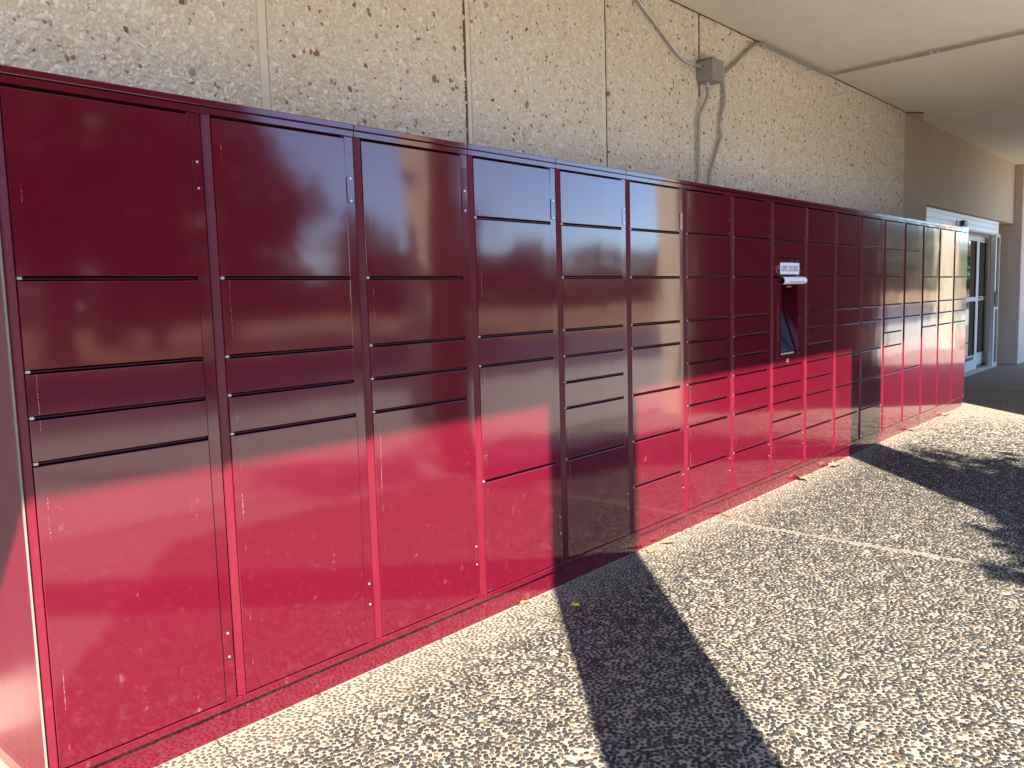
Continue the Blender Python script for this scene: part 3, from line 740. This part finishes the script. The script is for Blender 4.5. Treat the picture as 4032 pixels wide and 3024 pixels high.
# ------------------------------------------------------------------ litter
def dry_leaf(x, y, size, rot, label, curl=.35):
    r = random.Random(int(x * 1000)); prof = [(0, .0), (.10, .20), (.22, .12), (.34, .40), (.48, .22), (.62, .46), (.74, .18), (.88, .16), (1.0, 0)]
    vs = []; fs = []
    mid = [(t - .5, 0, .10 * curl * math.sin(t * 3.1) + .02) for t, _ in prof]
    for s in (1, -1):
        for t, wv in prof: vs.append((t - .5, s * wv * r.uniform(.8, 1.15), curl * wv * r.uniform(.5, 1.3) + .03))
    n = len(prof); vs += mid
    for i in range(n - 1):
        fs += [(2 * n + i, 2 * n + i + 1, i + 1, i), (2 * n + i, n + i, n + i + 1, 2 * n + i + 1)]
    vs = [(a * size, b * size, c_ * size) for a, b, c_ in vs]
    o = MB().add(vs, fs); ob = empty("dry_leaf", (x, y, .003)); ob.rotation_euler = (0, 0, rot)
    o.obj("blade", M['deadleaf'], ob); MB().tube([(size * .45, 0, .02 * size), (size * .8, .1 * size, .02 * size)], .0012, 5).obj("stem", M['deadleaf'], ob)
    tag(ob, label, "leaf", "dry leaves along the foot of the lockers"); return ob
dry_leaf(3.155, -.045, .10, .4, "large tan dry leaf at the locker foot just right of the wide pillar shadow", .3)
dry_leaf(3.33, -.045, .085, -.5, "second tan dry leaf right beside the large one near the wide shadow", .35)
dry_leaf(2.10, .000, .06, .1, "small brown dry leaf at the plinth left of the wide pillar shadow", .35)
dry_leaf(4.09, -.035, .085, .8, "flat tan dry leaf below the double locker column", .2)
dry_leaf(4.55, -.02, .05, 2.0, "small pale dry leaf at the plinth below the double column's right edge", .3)
dry_leaf(5.345, -.020, .11, 1.2, "curled upright brown leaf at the plinth beside the screen column", .8)
dry_leaf(5.46, -.045, .07, .2, "small dry leaf just right of the curled upright leaf", .4)
dry_leaf(5.93, -.045, .11, 2.6, "curled dark brown leaf at the plinth left of the narrow far shadow", .8)
dry_leaf(8.08, -.040, .11, .6, "curled tan leaf at the plinth just right of the narrow far shadow", .6)
dry_leaf(9.33, -.035, .12, -.3, "orange tan leaf at the plinth near the far end of the lockers", .5)
fl = empty("fallen_flower", (2.205, -.222, .004)); tag(fl, "small crumpled yellow flower lying in the wide pillar shadow", "flower")
for q in range(5):
    a = q * 1.257; ca, sa = math.cos(a), math.sin(a)
    vs = [(0, 0, .002), (.014 * ca - .008 * sa, .014 * sa + .008 * ca, .012), (.026 * ca, .026 * sa, .009 + .004 * (q % 2)), (.014 * ca + .008 * sa, .014 * sa - .008 * ca, .010), (.013 * ca, .013 * sa, .005)]
    MB().add(vs, [(0, 4, 1), (4, 2, 1), (0, 3, 4), (4, 3, 2)]).obj("petal", M['yellow'], fl)

# ------------------------------------------------------------------ trees across the walk
def tree(x, y, clumps, trunk_h, trunk_r, leafsize, mat, label, seed, name="tree", limbs=True):
    r = np.random.default_rng(seed); root = empty(name, (x, y, -.14)); tag(root, label, "tree", "trees across the drive")
    tk = MB(); cz = max(c_[2] for c_ in clumps)
    tk.tube([(0, 0, 0), (.03, .02, trunk_h * .5), (0, .05, trunk_h), (.05, 0, cz * .9)], [trunk_r * 1.25, trunk_r, trunk_r * .8, trunk_r * .2], 8)
    for c_ in clumps:
        zb = min(trunk_h, c_[2] * .7)
        tk.tube([(0, 0, zb), (c_[0] * .5, c_[1] * .5, (zb + c_[2]) / 2 + .1), (c_[0], c_[1], c_[2])], [trunk_r * .5, trunk_r * .3, trunk_r * .1], 6)
    tk.obj("trunk", M['bark'], root, smooth=True)
    Vs = []
    for (cx, cyy, czz, rx, rz, n_) in clumps:
        d = r.normal(0, 1, (n_, 3)); d /= np.linalg.norm(d, axis=1)[:, None]; rad = r.uniform(.25, 1.05, n_) ** .55
        lump = 1 + .22 * np.sin(d[:, 0] * 7 + seed) * np.sin(d[:, 1] * 6) + .15 * np.sin(d[:, 2] * 9 + cx)
        c0 = d * (rad * lump)[:, None] * np.array([rx, rx, rz]) + np.array([cx, cyy, czz])
        a = r.normal(0, 1, (n_, 3)); a /= np.linalg.norm(a, axis=1)[:, None]; b = np.cross(a, r.normal(0, 1, (n_, 3))); b /= np.linalg.norm(b, axis=1)[:, None]
        s_ = (leafsize * r.uniform(.6, 1.4, n_))[:, None]
        Vs.append(np.stack([c0 - a * s_, c0 + b * s_ * .45, c0 + a * s_, c0 - b * s_ * .45], 1))
    Vv = np.concatenate(Vs); n_ = len(Vv)
    inst("crown", np_mesh("crown", Vv.reshape(-1, 3), np.arange(4 * n_), np.full(n_, 4), M[mat]), root)
    return root
# the tree whose leafy edge shades the paving right of the far pillar shadow
tree(1.05, -6.0, [(.25, 0, 5.75, .50, .70, 260), (.45, .1, 4.9, .68, .80, 560), (.2, -.1, 4.1, .9, .75, 900), (.95, .2, 4.3, .85, .90, 430), (-.7, .1, 3.3, .6, .5, 300), (1.35, -.1, 4.75, .35, .35, 70), (-1.50, 0, 4.97, .16, .13, 26), (-.86, 0, 4.80, .30, .38, 260), (-.28, 0, 5.15, .38, .45, 230)],
     2.2, .11, .10, 'leafmid', "slim young tree planted by the kerb behind the near pillar", 4)
def far_tree(q, d, h, rr, mat, label, seed, n=1500):
    r = random.Random(seed); x = CAM.x + q * (d + 2.522); cl = []
    for i in range(7):
        a = r.uniform(0, 6.28); e = r.uniform(.1, .62)
        z = h * r.uniform(.42, .80); cl.append((math.cos(a) * rr * e, math.sin(a) * rr * e, z, rr * r.uniform(.42, .62), h * r.uniform(.14, .21), n // 7))
    cl.append((0, 0, h * .84, rr * .45, h * .16, n // 6))
    return tree(x, -d, cl, h * .35, .04 * h, .05 * h * .6 + .05, mat, label, seed)
far_tree(.36, 21, 10.0, 4.0, 'leafdark', "tall dark tree at the left of the row across the drive", 21, 2400)
for i, (x, d, h, rr, lb) in enumerate(((-30, 19, 7.4, 3.6, "leftmost dark tree of the added left row across the drive"), (-20.5, 18, 8.2, 3.4, "dark tree second from the left end of the added left row"),
        (-14.5, 17, 7.6, 3.2, "dark tree third from the left end of the added left row"), (-9.2, 18, 8.0, 3.2, "dark tree in the middle of the added left row"), (-3.8, 18.5, 7.8, 3.2, "dark tree third from the right end of the added left row"),
        (.8, 19, 8.2, 3.2, "dark tree second from the right end of the added left row"), (4.6, 20, 8.0, 2.6, "dark tree at the right end of the added left row"))):
    far_tree((x - CAM.x) / (d + 2.522), d, h, rr, 'leafdark', lb, 60 + i, 2200)  # unseen row, added so the locker stiles mirror dark foliage instead of sky
far_tree(.485, 27, 7.2, 3.2, 'leafdark', "bushy dark tree added between the two tall ones to close a sky gap", 78, 2600)  # added to close a bright sky hole in the first column's reflection
far_tree(.43, 31, 13.0, 5.0, 'leafdark', "tallest dark tree, added behind the row across the drive to close sky gaps", 77, 3600)  # added to keep sky from showing through in the locker reflections
far_tree(.58, 23, 8.6, 3.3, 'leafdark', "dark tree second from the left in the row across the drive", 22, 2000)
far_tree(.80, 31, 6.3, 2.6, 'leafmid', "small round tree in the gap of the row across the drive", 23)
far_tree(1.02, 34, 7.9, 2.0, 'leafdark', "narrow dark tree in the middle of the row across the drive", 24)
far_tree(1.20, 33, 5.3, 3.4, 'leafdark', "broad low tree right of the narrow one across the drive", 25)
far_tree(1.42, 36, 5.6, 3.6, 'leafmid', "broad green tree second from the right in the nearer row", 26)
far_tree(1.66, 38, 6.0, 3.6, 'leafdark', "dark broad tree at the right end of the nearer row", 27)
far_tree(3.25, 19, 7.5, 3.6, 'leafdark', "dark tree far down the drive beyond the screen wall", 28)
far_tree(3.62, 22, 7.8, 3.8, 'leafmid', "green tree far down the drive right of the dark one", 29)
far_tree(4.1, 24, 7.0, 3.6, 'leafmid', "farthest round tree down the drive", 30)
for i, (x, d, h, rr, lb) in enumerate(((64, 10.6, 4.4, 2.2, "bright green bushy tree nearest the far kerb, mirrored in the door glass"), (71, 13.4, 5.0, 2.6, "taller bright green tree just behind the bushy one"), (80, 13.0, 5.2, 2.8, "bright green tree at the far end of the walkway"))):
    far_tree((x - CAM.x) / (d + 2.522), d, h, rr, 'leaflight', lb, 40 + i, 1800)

# unseen far-off wood, added to hide bright sky under the crowns in reflections
r = np.random.default_rng(99); n_ = 30000
xx = r.uniform(-190, 330, n_); hgt = 5.2 + 1.3 * np.sin(xx * .11) + .9 * np.sin(xx * .31 + 1) + .6 * np.sin(xx * .83)
c0 = np.stack([xx, -r.uniform(66, 74, n_), -.1 + hgt * r.uniform(0, 1, n_) ** .8], 1)
a = r.normal(0, 1, (n_, 3)); a /= np.linalg.norm(a, axis=1)[:, None]; b = np.cross(a, r.normal(0, 1, (n_, 3))); b /= np.linalg.norm(b, axis=1)[:, None]
sz = r.uniform(.5, 1.1, n_)[:, None]
Vv = np.stack([c0 - a * sz, c0 + b * sz * .6, c0 + a * sz, c0 - b * sz * .6], 1)
wood = inst("added_wood", np_mesh("added_wood", Vv.reshape(-1, 3), np.arange(4 * n_), np.full(n_, 4), M['leafdark'])); tag(wood, "added dark far-off wood hiding low sky from the locker reflections", kind='stuff')
